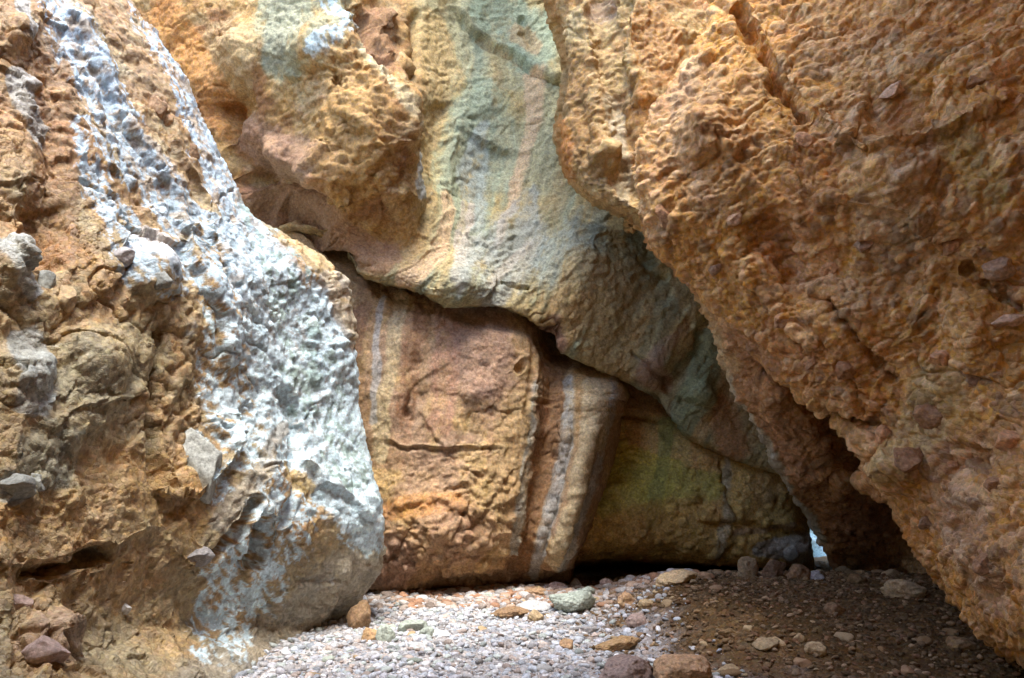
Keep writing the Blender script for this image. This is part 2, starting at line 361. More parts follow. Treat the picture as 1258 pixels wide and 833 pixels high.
# ================================================================== UPPER STREAKED WALL
def R(py, pts):
    return [(p[0], py if len(p) == 2 else p[2], p[1]) for p in pts]
UB = []
UB.append(R(-420, [(60, 12.3), (180, 12.0), (270, 11.8), (330, 11.6), (370, 11.7), (395, 11.9), (405, 12.4), (460, 12.8), (520, 13), (580, 13.2), (640, 13.2), (700, 13.2), (790, 13), (880, 12.8), (970, 12.8), (1060, 12.6), (1150, 12.5)]))
UB.append(R(-180, [(60, 11.8), (180, 11.4), (270, 11.1), (340, 10.6), (380, 10.5), (405, 10.7), (414, 11.4), (462, 12.1), (520, 12.5), (580, 12.9), (640, 13.0), (700, 13.0), (790, 12.9), (880, 12.7), (970, 12.7), (1060, 12.6), (1150, 12.5)]))
UB.append(R(-40, [(60, 11.6), (180, 11.0), (270, 10.7), (340, 10.1), (395, 9.9), (420, 10.1), (427, 10.9), (470, 11.8), (520, 12.2), (570, 12.7), (630, 12.9), (700, 12.9), (790, 12.8), (880, 12.7), (970, 12.6), (1060, 12.5), (1150, 12.4)]))
UB.append(R(40, [(60, 11.5), (180, 10.9), (270, 10.5), (340, 10.0), (400, 9.8), (430, 10.0), (438, 10.8), (474, 11.6), (518, 12.0), (560, 12.5), (625, 12.8), (700, 12.8), (790, 12.7), (880, 12.6), (970, 12.5), (1060, 12.5), (1150, 12.4)]))
UB.append(R(95, [(60, 11.4), (180, 10.9), (270, 10.4), (350, 10.0), (430, 9.8), (488, 9.9), (498, 10.6), (508, 11.2), (526, 11.8), (560, 12.3), (620, 12.6), (700, 12.6), (790, 12.5), (880, 12.4), (970, 12.4), (1060, 12.4), (1150, 12.4)]))
UB.append(R(150, [(60, 11.3), (180, 10.9), (280, 10.5), (350, 10.1), (430, 9.7), (498, 9.8), (512, 10.3), (520, 11.0), (532, 11.5), (565, 12.0), (620, 12.4), (700, 12.4), (790, 12.3), (880, 12.2), (970, 12.2), (1060, 12.3), (1150, 12.3)]))
UB.append(R(230, [(60, 11.2), (180, 10.9), (280, 10.6), (350, 10.4), (430, 9.9), (492, 10.0), (514, 10.4), (524, 10.9), (540, 11.2), (575, 11.7), (630, 12.1), (700, 12.1), (780, 12.0), (860, 11.9), (930, 12.0), (1040, 12.1), (1130, 12.2)]))
UB.append(R(300, [(60, 11.2, 260), (180, 10.9, 262), (280, 10.9, 262), (350, 10.9, 268), (420, 10.6, 280), (470, 10.6, 292), (500, 10.6), (520, 10.7), (550, 10.9), (590, 11.2), (650, 11.6), (710, 11.6), (780, 11.5), (860, 11.5), (915, 11.7), (1010, 12.0), (1110, 12.2)]))
UB.append(R(345, [(60, 11.2, 275), (180, 10.9, 275), (280, 10.9, 275), (350, 10.8, 285), (410, 10.6, 300), (455, 10.45, 322), (486, 10.4, 332), (512, 10.45, 338), (548, 10.55, 345), (600, 10.8, 345), (655, 11.1, 350), (705, 11.2, 365), (765, 11.2, 385), (840, 11.2, 400), (900, 11.5, 410), (980, 11.8, 440), (1080, 12.0, 470)]))
UB.append(R(370, [(60, 11.2, 290), (180, 11.0, 290), (290, 11.0, 290), (350, 10.9, 298), (403, 10.7, 312), (448, 10.5, 337), (480, 10.45, 348), (506, 10.45, 353), (545, 10.55, 364), (602, 10.75, 372), (652, 10.95, 386), (695, 11.2, 425), (748, 11.3, 452), (800, 11.4, 474), (845, 11.5, 510), (930, 11.8, 560), (1040, 12.0, 590)]))
UB.append(R(372, [(60, 11.4, 294), (180, 11.2, 294), (290, 11.2, 294), (350, 11.1, 302), (403, 10.9, 316), (448, 10.7, 341), (480, 10.65, 352), (506, 10.65, 357), (545, 10.75, 368), (602, 10.95, 376), (652, 11.15, 391), (695, 11.5, 431), (748, 11.55, 457), (800, 11.65, 480), (842, 11.7, 535), (930, 12.0, 570), (1040, 12.2, 600)]))
UB.append(R(372, [(60, 12.6, 290), (180, 12.4, 290), (290, 12.4, 290), (350, 12.3, 300), (403, 12.1, 315), (448, 11.9, 340), (480, 11.9, 352), (506, 11.9, 357), (545, 12.0, 368), (602, 12.2, 375), (652, 12.4, 390), (695, 12.8, 428), (748, 12.8, 455), (800, 12.9, 478), (842, 12.9, 532), (930, 13.2, 568), (1040, 13.3, 598)]))
UB.append(R(372, [(x, 15.5, y) for x, y in ((60, 280), (180, 280), (290, 280), (350, 290), (403, 300), (448, 330), (480, 340), (506, 345), (545, 355), (602, 365), (652, 380), (695, 420), (748, 445), (800, 470), (842, 520), (930, 550), (1040, 590))]))
for r_ in UB[7:11]:
    for k_ in range(12, 17): r_[k_] = (r_[k_][0], r_[k_][1], r_[k_][2] + .5 * min(1, (k_ - 11) / 2) - .1 * max(0, k_ - 14))
def det_back(P, px, py, seed):
    w = warp3(P, 1.2, .12, seed)
    left = 1 - sstep(px, 500, 540)
    left = np.where(py > 290, left * (1 - sstep(py, 290, 330)), left)
    left = left * (.3 + .7 * sstep(1 - polyd(px, py, [(455, 60, 60), (465, 150, 75), (455, 230, 60)])[0] + .3 * fbm(P * 1.5, 3, seed + 19), 0, .4))
    low = sstep(py, 360, 400)
    h, cid = clasts(rot(w, 'y', -30) * [4.5, 4.5, 6], seed + 11, .25, .7, .7)
    h2, c2 = clasts(w * [9.5, 9.5, 12], seed + 12, .3, .68, .6)
    rg = rot(w, 'y', 35) * [1.6, 2.2, 4.4]
    sc_ = sstep(1 - np.hypot((px - 660) / 130, (py - 310) / 70), 0, .5)
    d = left * (.14 * fbm(w * 1.3, 4, seed) + .11 * facets(w * 1.6, seed + 2) + .04 * facets(w * [4, 4, 5], seed + 4) + h * .05 + h2 * .04) \
        + (1 - left) * (.07 * fbm(w * .8, 3, seed + 1) + .025 * facets(rot(w, 'y', 35) * [.9, 1, 2.6], seed + 6, 1, .1) + .014 * facets(rot(w, 'y', 35) * [3, 3, 8], seed + 8, 1, .2) + .016 * fbm(rg * 2, 4, seed + 3) + h2 * .03 + sc_ * .045 * ridged(rg * 2.2, 3, seed + 7)) \
        + .017 * fbm(P * 10, 5, seed + 15, .62) * (1 + 1.3 * left)
    d = d - .045 * fissures(rot(P, 'y', 35), .8, .02, seed + 70, (1, 1, 2)) - .02 * fissures(P, 2.2, .04, seed + 75)
    return d, np.where((h > .1) & (left > .6), cid, np.where(c2 >= 0, .5 + .4 * (c2 - .5), -1))
def col_back(P, px, py, cid, seed):
    u = px + .0006 * py * py + 6 * fbm(P * 1.5, 3, seed + 60)
    Q = np.stack([u / 34., py / 260., 0 * u], 1); st = fbm(Q, 5, seed + 61, .65)
    st2 = fbm(Q * [1, 1, 1] + 40, 5, seed + 62, .65)
    base = mix((.44, .32, .18), (.34, .30, .19), sstep(st, -.6, .3)); base = mix(base, (.29, .35, .25), sstep(st2, -.1, .6) * .7); base = mix(base, (.42, .27, .12), sstep(fbm(P * 1.3, 4, seed + 63), 0, .7) * .65)
    fs = fbm(np.stack([u / 7., py / 110., 0 * u], 1), 4, seed + 66, .7); base = base * (1 + .30 * fs)[:, None]
    left = (1 - sstep(px, 495, 535)) * (1 - sstep(py, 300, 345))
    lc = mix(OCHRE, BROWN, sstep(fbm(P * 1.5, 4, seed + 64), -.2, .5)); lc = mix(lc, SAND, sstep(fbm(P * 2.3, 4, seed + 65), 0, .6) * .6)
    base = base * (1 - left[:, None]) + lc * left[:, None]
    return base
sb = [('crack', .06, [(556, 10, 3), (585, 48, 3), (622, 72, 4), (660, 92, 4), (700, 108, 3)]), ('step', .17, [(556, 4, 18), (585, 44, 22), (622, 68, 28), (660, 88, 26), (700, 106, 22)]),
      ('bump', -.55, [(300, 200, 40), (340, 235, 45), (400, 250, 30)]), ('bump', .35, [(345, 195, 38)]), ('bump', .4, [(395, 215, 42)]), ('crack', .35, [(330, 225, 14), (365, 245, 14), (415, 243, 12)]),
      ('bump', -.5, [(330, 275, 32), (380, 300, 34), (425, 318, 26)]), ('step', .2, [(340, 250, 24), (400, 258, 24), (440, 250, 18)]),
      ('bump', .35, [(390, 60, 60)]), ('bump', -.3, [(285, 130, 40)]), ('bump', .3, [(300, 60, 50)]), ('crack', .3, [(270, 120, 14), (285, 170, 12)]),
      ('bump', .35, [(470, 35, 34)]), ('crack', .3, [(440, 20, 9), (455, 60, 10), (490, 90, 9)]), ('crack', .2, [(512, 10, 8), (505, 60, 8), (510, 110, 8)]),
      ('bump', -.22, [(610, 170, 70), (585, 250, 60)]), ('bump', .2, [(720, 330, 90)]), ('crack', .07, [(575, 288, 4), (595, 300, 6), (612, 308, 4)]), ('crack', .08, [(620, 345, 3), (640, 350, 5), (655, 352, 3)]),
      ('bump', -.4, [(680, 408, 22), (672, 398, 14)]), ('bump', .2, [(560, 345, 50)]), ('crack', .12, [(778, 318, 4), (800, 330, 6), (822, 344, 4)]), ('bump', .25, [(800, 450, 40)]),
      ('crack', .12, [(772, 430, 4), (800, 452, 6), (826, 468, 5)]), ('crack', .2, [(812, 480, 9), (850, 440, 10), (880, 380, 9)]), ('bump', .3, [(860, 480, 36)]), ('crack', .1, [(830, 492, 5), (880, 500, 5)]),
      ('crack', .12, [(640, 20, 5), (650, 60, 5)]), ('bump', -.2, [(545, 120, 25), (540, 220, 20)]), ('crack', .1, [(516, 130, 6), (526, 200, 7), (520, 290, 7)])]
PK = (.54, .38, .26)
pb = [((.30, .32, .23), .8, 3, [(370, -10, 80), (370, 60, 60)]), ((.50, .58, .56), .7, 2, [(405, 0, 14), (425, 35, 12), (400, 70, 14)]), (SAND, .7, .6, [(300, 60, 35), (290, 95, 30)]), (ORANGE, .7, .5, [(205, 20, 30), (250, 90, 26), (275, 150, 22)]),
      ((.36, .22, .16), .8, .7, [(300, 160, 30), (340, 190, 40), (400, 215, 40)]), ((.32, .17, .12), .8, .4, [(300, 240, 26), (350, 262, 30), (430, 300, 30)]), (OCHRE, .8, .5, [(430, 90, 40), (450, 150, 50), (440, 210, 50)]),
      ((.28, .15, .09), .85, .3, [(465, 30, 34), (470, 75, 22)]), ((.55, .45, .30), .7, .8, [(440, 60, 8), (480, 100, 8), (508, 150, 8)]), ((.35, .20, .13), .85, .6, [(330, 250, 30), (400, 285, 34), (470, 318, 28)]),  # thin pale stroke paints light from above along the buttress edge
      ((.44, .30, .15), .9, 3, [(530, 30, 30), (550, 110, 30), (540, 200, 24)]), (TEAL, .9, 3, [(600, 10, 40), (650, 50, 60)]), ((.42, .28, .18), .7, .7, [(640, 45, 22), (655, 60, 14)]), ((.34, .24, .15), .5, .8, [(585, 48, 4), (612, 66, 5), (640, 84, 4)]),
      (TEAL, .8, 3, [(590, 130, 50), (580, 200, 50), (570, 270, 45)]), (PK, 1, 3, [(660, 100, 20), (655, 150, 16), (640, 200, 13), (628, 250, 11), (612, 295, 9)]), ((.40, .44, .40), .6, 3, [(596, 150, 10), (590, 200, 26), (583, 270, 16)]), (BLUE, .7, .7, [(522, 190, 6), (518, 240, 7)]),
      (PK, 1, 3, [(552, 240, 12), (546, 290, 16), (532, 320, 18), (500, 344, 18)]), ((.50, .42, .34), .9, 3, [(575, 250, 12), (565, 320, 14)]), ((.40, .38, .31), .8, 3, [(590, 310, 40), (570, 345, 26)]), (PK, .8, 3, [(650, 300, 8), (600, 350, 10)]),
      ((.36, .39, .34), .6, 3, [(650, 240, 20), (630, 300, 60), (600, 350, 50)]), ((.33, .38, .31), .55, 3, [(730, 260, 30), (700, 330, 60)]), (OCHRE, .7, 3, [(720, 350, 50), (690, 400, 40)]), ((.40, .30, .17), .7, 3, [(760, 350, 40), (740, 420, 50)]), ((.40, .41, .27), .8, 3, [(790, 300, 26), (840, 360, 26)]),
      (TEAL, .8, 3, [(775, 290, 22), (800, 315, 20)]), ((.40, .27, .22), .7, 3, [(862, 350, 6), (845, 400, 8), (800, 440, 16)]), ((.62, .59, .38), 1, 3, [(815, 310, 18), (848, 360, 26), (872, 410, 24)]), (GREEN, .85, 3, [(870, 420, 24), (860, 470, 30), (835, 520, 24)]),
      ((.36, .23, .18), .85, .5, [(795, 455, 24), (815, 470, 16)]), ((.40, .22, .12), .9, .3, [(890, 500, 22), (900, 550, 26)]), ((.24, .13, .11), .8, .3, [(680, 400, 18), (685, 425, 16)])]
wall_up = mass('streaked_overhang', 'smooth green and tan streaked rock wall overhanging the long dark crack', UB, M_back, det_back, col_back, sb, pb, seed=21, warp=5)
# ================================================================== LOWER RED SLAB + STRIPED PILLAR
def RC(pys, pxs, Ys): return [(x, y, Y) for x, y, Y in zip(pxs, pys, Ys)]
LC = []
tp = [275, 336, 362, 372, 386, 396, 408, 436, 448, 454, 460, 464, 468, 460, 450]
LC.append(RC([t - 44 for t in tp], [330, 440, 480, 540, 600, 640, 658, 668, 692, 712, 735, 755, 770, 768, 740], [13] * 15))
LC.append(RC([t - 22 for t in tp], [330, 440, 480, 540, 600, 640, 658, 668, 692, 712, 735, 755, 770, 768, 740], [11.9, 11.7, 11.6, 11.5, 11.6, 11.7, 11.9, 12.2, 12.4, 12.3, 12.3, 12.3, 12.6, 13.3, 15]))
LC.append(RC([t + 8 for t in tp], [330, 440, 480, 540, 600, 638, 656, 668, 690, 711, 735, 755, 770, 768, 740], [11.2, 11.1, 11.1, 11.1, 11.15, 11.3, 11.45, 11.65, 11.75, 11.6, 11.6, 11.75, 12.2, 13.3, 15]))
LC.append(RC([t + 26 for t in tp], [380, 440, 480, 540, 600, 642, 662, 672, 690, 710, 733, 753, 768, 766, 740], [11.0, 10.9, 10.85, 10.85, 10.9, 11.05, 11.2, 11.45, 11.55, 11.4, 11.4, 11.55, 12.0, 13.3, 15]))
LC.append(RC([480] * 6 + [484, 488, 490, 492, 494, 496, 498, 498, 498], [380, 440, 480, 540, 600, 642, 664, 672, 688, 704, 728, 748, 762, 760, 740], [10.8, 10.7, 10.65, 10.7, 10.75, 10.9, 11.05, 11.3, 11.35, 11.15, 11.1, 11.3, 11.8, 13.2, 15]))
LC.append(RC([580] * 15, [390, 440, 480, 540, 598, 634, 652, 661, 675, 690, 714, 733, 745, 743, 720], [10.75, 10.65, 10.55, 10.6, 10.65, 10.8, 10.95, 11.2, 11.25, 11.05, 11.0, 11.2, 11.7, 13, 15]))
LC.append(RC([655] * 15, [400, 450, 490, 540, 586, 614, 632, 644, 658, 672, 692, 710, 720, 718, 700], [10.6, 10.5, 10.45, 10.5, 10.6, 10.8, 10.95, 11.15, 11.2, 11.05, 11.0, 11.2, 11.7, 13, 15]))
LC.append(RC([697] * 8 + [696, 694, 692, 690, 688, 688, 688], [405, 460, 490, 530, 570, 600, 618, 632, 646, 660, 680, 698, 706, 704, 690], [10.7, 10.6, 10.55, 10.6, 10.7, 10.9, 11.1, 11.3, 11.4, 11.3, 11.2, 11.4, 11.9, 13, 15]))
LC.append(RC([728, 728, 728, 726, 723, 720, 717, 715, 712, 710, 708, 705, 702, 702, 702], [405, 462, 490, 528, 566, 594, 612, 626, 642, 656, 676, 692, 702, 700, 690], [11.0, 10.9, 10.9, 11.0, 11.2, 11.3, 11.5, 11.6, 11.7, 11.7, 11.7, 11.8, 12.2, 13.2, 15]))
LC.append(RC([752] * 5 + [745] * 5 + [735] * 5, [405, 462, 490, 528, 566, 594, 612, 626, 642, 656, 676, 692, 702, 700, 690], [12.0] * 5 + [12.4] * 5 + [12.8] * 3 + [13.4, 15]))
def det_low(P, px, py, seed):
    w = warp3(P, 1.4, .1, seed)
    pil = .6 * sstep(px + .22 * (py - 480), 672, 690)
    h, cid = clasts(rot(w, 'y', 20) * [5, 5, 6.5], seed + 11, .25, .65, .6); h2, c2 = clasts(w * [10, 10, 13], seed + 12, .3, .68, .7)
    k = 1 - .75 * pil; rough = .4 + 1.0 * sstep(fbm(P * .7, 3, seed + 18), -.3, .5) + .5 * sstep(py, 560, 640)
    d = (.05 + .03 * k) * fbm(w * 1.0, 3, seed) + k * rough * (h * .075 + h2 * .04 + .026 * facets(w * [5, 5, 7], seed + 5)) + k * .045 * facets(w * [1.6, 1.6, 1.4], seed + 2, 1, .12) + .01 * fbm(P * 12, 4, seed + 15, .6)
    d = d - .04 * fissures(P, .9, .02, seed + 70) - .02 * fissures(P, 2.4, .04, seed + 75)
    return d, np.where(h > .12, cid, c2)
def col_low(P, px, py, cid, seed):
    u = px + .22 * np.maximum(py - 500, 0) + .0006 * np.maximum(py - 500, 0) ** 2 + 5 * fbm(P * 1.5, 3, seed + 60)
    Q = np.stack([u / 26., py / 400., 0 * u], 1); st = fbm(Q, 5, seed + 61, .65)
    c = mix((.40, .25, .16), (.48, .31, .19), sstep(st, -.5, .5)); c = mix(c, (.36, .24, .19), sstep(fbm(P * 1.1, 4, seed + 62), 0, .6) * .7)
    c = mix(c, (.50, .34, .17), sstep(fbm(P * 1.9 + 9, 4, seed + 63), .1, .7) * .7)
    c = mix(c, (.33, .19, .11), sstep(py, 600, 700) * .3)
    return c
sl = [('crack', .05, [(468, 548, 3), (505, 551, 2), (560, 553, 3), (625, 550, 2)]), ('step', .03, [(468, 548, 10), (560, 553, 12), (625, 550, 8)]), ('crack', .1, [(500, 480, 4), (500, 510, 3)]),
      ('crack', .12, [(636, 445, 7), (642, 452, 7)]), ('crack', .05, [(655, 420, 6), (660, 450, 6), (650, 500, 5), (658, 540, 5)]), ('crack', .04, [(655, 488, 3), (672, 492, 4), (690, 490, 3)]),
      ('step', .06, [(480, 625, 20), (540, 615, 24), (590, 640, 20)]), ('crack', .07, [(510, 640, 8), (500, 655, 8), (480, 690, 8)]), ('bump', .2, [(545, 660, 60)]), ('bump', .1, [(590, 480, 40)]), ('bump', -.08, [(515, 440, 14), (505, 520, 14)]),
      ('bump', .12, [(725, 520, 14), (710, 600, 14), (680, 690, 12)]), ('bump', -.1, [(702, 520, 8), (690, 600, 8), (668, 680, 8)]), ('bump', -.08, [(680, 460, 14), (672, 560, 10), (640, 680, 8)])]
CR = (.52, .40, .27)
FLOW[:] = [0, .24]
pl = [((.30, .16, .10), .85, 3, [(520, 365, 20), (510, 430, 20), (498, 500, 16), (500, 540, 12)]), (CR, 1, 3, [(492, 370, 14), (485, 430, 13), (470, 500, 13), (466, 560, 14)]), ((.46, .46, .42), .7, 3, [(468, 370, 6), (464, 450, 6), (458, 520, 6)]), (PINK, 1, 3, [(548, 380, 23), (545, 450, 26), (540, 520, 23)]),
      (MAUVE, .6, .5, [(590, 400, 49), (600, 460, 49)]), ((.46, .30, .16), .4, 3, [(640, 420, 23), (655, 450, 17)]), ((.46, .32, .17), .45, 3, [(640, 500, 38), (620, 590, 38), (600, 630, 29)]), ((.40, .40, .34), .75, 3, [(664, 470, 9), (660, 540, 12), (647, 600, 12), (632, 650, 12), (622, 682, 7)]),
      ((.27, .14, .075), .75, .6, [(682, 450, 23), (680, 520, 20), (668, 600, 17), (650, 650, 17), (636, 700, 17)]), ((.27, .14, .09), .8, 3, [(668, 500, 12), (664, 560, 9)]),
      ((.42, .42, .37), .8, 3, [(702, 470, 12), (697, 540, 14), (686, 600, 13), (668, 660, 13), (655, 705, 9)]), ((.42, .27, .16), .6, .6, [(714, 480, 9), (708, 560, 9), (694, 630, 9)]), (CR, 1, 3, [(728, 475, 14), (722, 540, 13), (706, 620, 13), (684, 690, 12)]),
      ((.42, .42, .36), .8, 3, [(752, 470, 12), (742, 540, 9), (716, 625, 9), (690, 695, 9)]), (CR, 1, 3, [(744, 470, 9), (732, 550, 9)]), (ORANGE, .6, .5, [(480, 625, 20), (560, 620, 20)]), (MAUVE, .6, .5, [(480, 690, 44)]), ((.34, .2, .15), .6, 3, [(560, 650, 58)]),
      ((.27, .15, .1), .8, 3, [(430, 420, 29), (450, 380, 12)])]
wall_low = mass('striped_slab', 'lower reddish rock slab with vertical pale and brown stripes under the crack', LC, M_back, det_low, col_low, sl, pl, seed=33, warp=5)
# ================================================================== OLIVE WALL (recessed, undercut)
OC = []
xs = [640, 690, 740, 790, 840, 890, 940, 974, 990, 997, 985, 945]
def RO(py, Ys, dx=0, dpy=None): return [(x + dx, py + (dpy[i] if dpy else 0), Ys[i] - .55) for i, x in enumerate(xs)]
OC.append(RO(400, [13.6] * 9 + [14, 15, 17])); OC.append(RO(460, [13.4] * 8 + [13.5, 13.9, 15, 17])); OC.append(RO(500, [13.2] * 8 + [13.4, 13.8, 15, 17]))
OC.append(RO(560, [12.9, 12.9, 12.9, 12.9, 12.9, 13, 13, 13.1, 13.4, 13.8, 15, 17])); OC.append(RO(620, [12.7, 12.7, 12.6, 12.6, 12.7, 12.8, 12.9, 13.1, 13.5, 13.9, 15, 17]))
OC.append(RO(665, [12.7, 12.7, 12.6, 12.6, 12.7, 12.8, 12.9, 13.1, 13.5, 13.9, 15, 17])); OC.append(RO(684, [12.9, 12.9, 12.85, 12.85, 12.9, 13, 13, 13.2, 13.5, 13.9, 15, 17], dpy=[4, 3, -2, 0, 2, 3, 6, 8, 14, 16, 16, 16]))
OC.append(RO(690, [13.25] * 6 + [13.4, 13.5, 13.6, 13.9, 15, 17], dpy=[4, 3, -2, 0, 2, 3, 6, 8, 14, 16, 16, 16])); OC.append(RO(693, [15] * 6 + [14.6, 14.2, 14, 14.2, 15, 17], dpy=[4, 4, 0, 0, 2, 4, 8, 10, 18, 20, 20, 20]))
OC.append(RO(735, [15.4] * 6 + [15, 14.6, 14.3, 14.4, 15, 17]))
def det_olive(P, px, py, seed):
    w = warp3(P, 1.4, .1, seed); h, cid = clasts(w * [4.5, 4.5, 6], seed + 11, .25, .65, .6); h2, c2 = clasts(w * [9, 9, 11], seed + 12, .3, .68, .75)
    sm = 1 - .6 * sstep(1 - np.abs(px - 800) / 60.)
    d = .06 * fbm(w * .9, 3, seed) + sm * (h * .09 + h2 * .045) + .03 * blocky(fbm(w * 2, 3, seed + 2), 3) + .012 * fbm(P * 11, 4, seed + 15, .6)
    return d, np.where(h > .12, cid, c2)
def col_olive(P, px, py, cid, seed):
    u = px + .3 * (py - 500) * 0 + 6 * fbm(P * 1.5, 3, seed + 60); st = fbm(np.stack([u / 30., py / 300., 0 * u], 1), 5, seed + 61, .6)
    c = mix((.55, .34, .15), (.50, .36, .15), sstep(st, -.4, .4)); c = mix(c, (.60, .42, .17), sstep(fbm(P * 1.3, 4, seed + 63), .1, .7) * .7)
    return c
so = [('crack', .15, [(705, 500, 6), (760, 508, 6), (815, 520, 6)]), ('step', .1, [(860, 640, 16), (930, 640, 20), (990, 655, 14)]), ('bump', .12, [(770, 620, 60)]), ('crack', .1, [(880, 560, 4), (900, 640, 5)]), ('bump', .15, [(975, 675, 22)])]
YG = (.50, .42, .09)
po = [(YG, .8, .6, [(740, 560, 30), (800, 590, 44)]), ((.42, .40, .12), .7, .6, [(750, 600, 50), (870, 600, 30)]), ((.26, .27, .10), .7, .5, [(824, 500, 14), (812, 570, 12), (800, 640, 12)]), ((.42, .26, .09), .7, .5, [(760, 660, 40), (850, 640, 40)]),
      ((.48, .42, .31), .8, .5, [(893, 560, 6), (890, 640, 8), (880, 680, 8)]), ((.50, .50, .46), .8, .7, [(935, 675, 14), (985, 672, 24)]), ((.40, .26, .13), .7, .5, [(940, 600, 30)]), ((.33, .16, .08), .7, .5, [(780, 490, 26), (900, 500, 30)]),  # pale grey stroke by the gap: bluish reflection painted into the wall
      ((.36, .24, .16), .8, .3, [(900, 655, 6), (970, 645, 5)])]
wall_olive = mass('recessed_wall', 'olive and rust coloured recessed wall with a dark undercut behind the soil mound', OC, M_back, det_olive, col_olive, so, po, seed=43, warp=5)
# ================================================================== HANGING FIN
HF = []
for py, S, Y in [(-420, 560, 10), (-200, 640, 9.4), (-80, 664, 9.2), (0, 679, 9.1), (45, 693, 9.0), (90, 701, 8.95), (125, 696, 8.9), (160, 692, 8.85), (200, 698, 8.8), (232, 712, 8.75), (252, 742, 8.7), (266, 774, 8.7)]:
    HF.append([(S - 10, py, Y + 3), (S + 3, py, Y + .6), (S, py, Y + .12), (S + 10, py, Y - .1), (S + 34, py, Y - .25), (S + 62, py, Y - .15), (S + 80, py, Y - .25), (S + 130, py, Y - .3), (S + 220, py, Y), (S + 360, py, Y + 1)])
HF.append([(x, 282 + (x - 774) * .12, Y + .7) for x, _, Y in HF[-1]]); HF.append([(x, 270, Y + 2.5) for x, _, Y in HF[-1]])
def det_cong(P, px, py, seed, amp=1.0, big=1.0):
    w = warp3(P, 1.3, .14, seed); q = rot(rot(w, 'y', 35), 'x', -15)
    h, cid = clasts(q * [3.6, 3.6, 5.8], seed + 11, .2, .8, .6, .33); h2, c2 = clasts(q * [8.2, 8.2, 12], seed + 12, .25, .75, .8, .36); h3, c3 = clasts(w * [13, 13, 17], seed + 13, .25, .7, .8, .4)
    d = amp * (.08 * fbm(w * .8, 4, seed) + .038 * facets(q * [1.3, 1.3, 2.2], seed + 2, 1, .15) + .022 * facets(q * [3.4, 3.4, 6], seed + 5)) + .013 * facets(q * [9, 9, 14], seed + 6) + h * .075 * big + h2 * .06 * (.4 + .6 * big) + h3 * .028 - .05 * fissures(q, .9, .03, seed + 70) - .03 * fissures(q, 2.4, .05, seed + 75) + .012 * fbm(P * 12, 4, seed + 15, .62)
    return d, np.where(h2 > .12, c2, np.where(h > .1, cid, c3))
def col_fin(P, px, py, cid, seed):
    c = mix((.36, .20, .09), (.44, .30, .16), sstep(fbm(P * 1.6, 4, seed + 40), -.3, .5)); return mix(c, (.36, .27, .16), sstep(px, 740, 700) * 0 + sstep(fbm(P * 2.5, 3, seed + 41), 0, .6) * .6)
sf = [('bump', -.1, [(735, -20, 18), (738, 60, 18), (765, 140, 18), (790, 200, 14)]), ('bump', .3, [(745, 190, 30)]), ('bump', -.08, [(715, 120, 20), (725, 190, 16)]), ('step', .2, [(780, -10, 20), (770, 60, 24), (785, 140, 20)])]
pf = [((.28, .17, .08), .7, .4, [(705, 60, 16), (712, 160, 18), (730, 220, 18)]), ((.45, .31, .17), .7, .5, [(735, 90, 16), (755, 180, 20)]), ((.46, .25, .12), .6, .8, [(800, 40, 40), (820, 90, 30)]), ((.42, .30, .25), .6, .5, [(740, 5, 20)]), ((.44, .38, .30), .6, .6, [(750, 120, 12), (765, 200, 14), (770, 250, 10)]),
      ((.42, .18, .06), .8, .4, [(690, 150, 8), (700, 215, 10)])]
fin = mass('hanging_fin', 'narrow brown hanging rock fin ending in a point above the crevice', HF, M_cong, lambda P, a, b, s: det_cong(P, a, b, s, .7, .6), col_fin, sf, pf, seed=53)
# ================================================================== RIGHT REAR CLIFF
RR = []
for py, S, Y in [(-420, 860, 9.4), (0, 820, 9.2), (150, 800, 9.0), (230, 786, 8.8), (270, 786, 8.7), (302, 802, 8.75), (345, 842, 8.9), (385, 868, 9.0), (430, 884, 9.2), (485, 908, 9.5), (560, 947, 10.1), (620, 985, 10.8), (665, 1008, 11.4), (704, 1030, 12.2), (722, 1039, 12.7), (760, 1044, 13.4)]:
    k = sstep(np.array([py]), 420, 640)[0]
    RR.append([(S + 40, py, Y + 3.4), (S + 6, py, Y + .8), (S, py, Y + .14), (S + 12, py, Y - .12), (S + 40, py, Y - .3), (S + 80, py, Y - .35 + .1 * k), (S + 120, py, Y - .3 + .6 * k), (S + 200, py, Y - .2 + 1.3 * k), (S + 330, py, Y + 1.2 * k), (S + 560, py, Y + .5 * k)])
def col_rr(P, px, py, cid, seed):
    c = mix((.54, .31, .16), (.46, .25, .14), sstep(fbm(P * 1.3, 4, seed + 40), -.4, .4)); return mix(c, (.40, .20, .11), sstep(py, 560, 640) * .6)
sr = [('bump', -.12, [(930, 400, 30), (1010, 500, 24), (1045, 560, 18)]), ('step', .2, [(1120, 588, 20), (1060, 580, 26), (1020, 585, 22)]), ('crack', .25, [(900, 395, 8), (960, 440, 8), (1000, 500, 9)]), ('bump', .2, [(950, 480, 40)])]
pr = [((.45, .42, .33), .9, .45, [(880, 410, 7), (905, 485, 8), (945, 560, 9), (985, 620, 9), (1012, 665, 8)]), ((.50, .34, .20), .7, .5, [(860, 370, 12), (900, 450, 16)]), ((.34, .18, .13), .6, .7, [(1060, 640, 50)]), ((.40, .27, .17), .7, .4, [(1050, 695, 26)]), ((.52, .30, .2), .7, .6, [(950, 520, 20), (990, 590, 16)])]
rear = mass('rear_cliff', 'brown pebbly cliff slanting down to the small bright gap at the ground', RR, M_cong, lambda P, a, b, s: det_cong(P, a, b, s, .6), col_rr, sr, pr, seed=63)
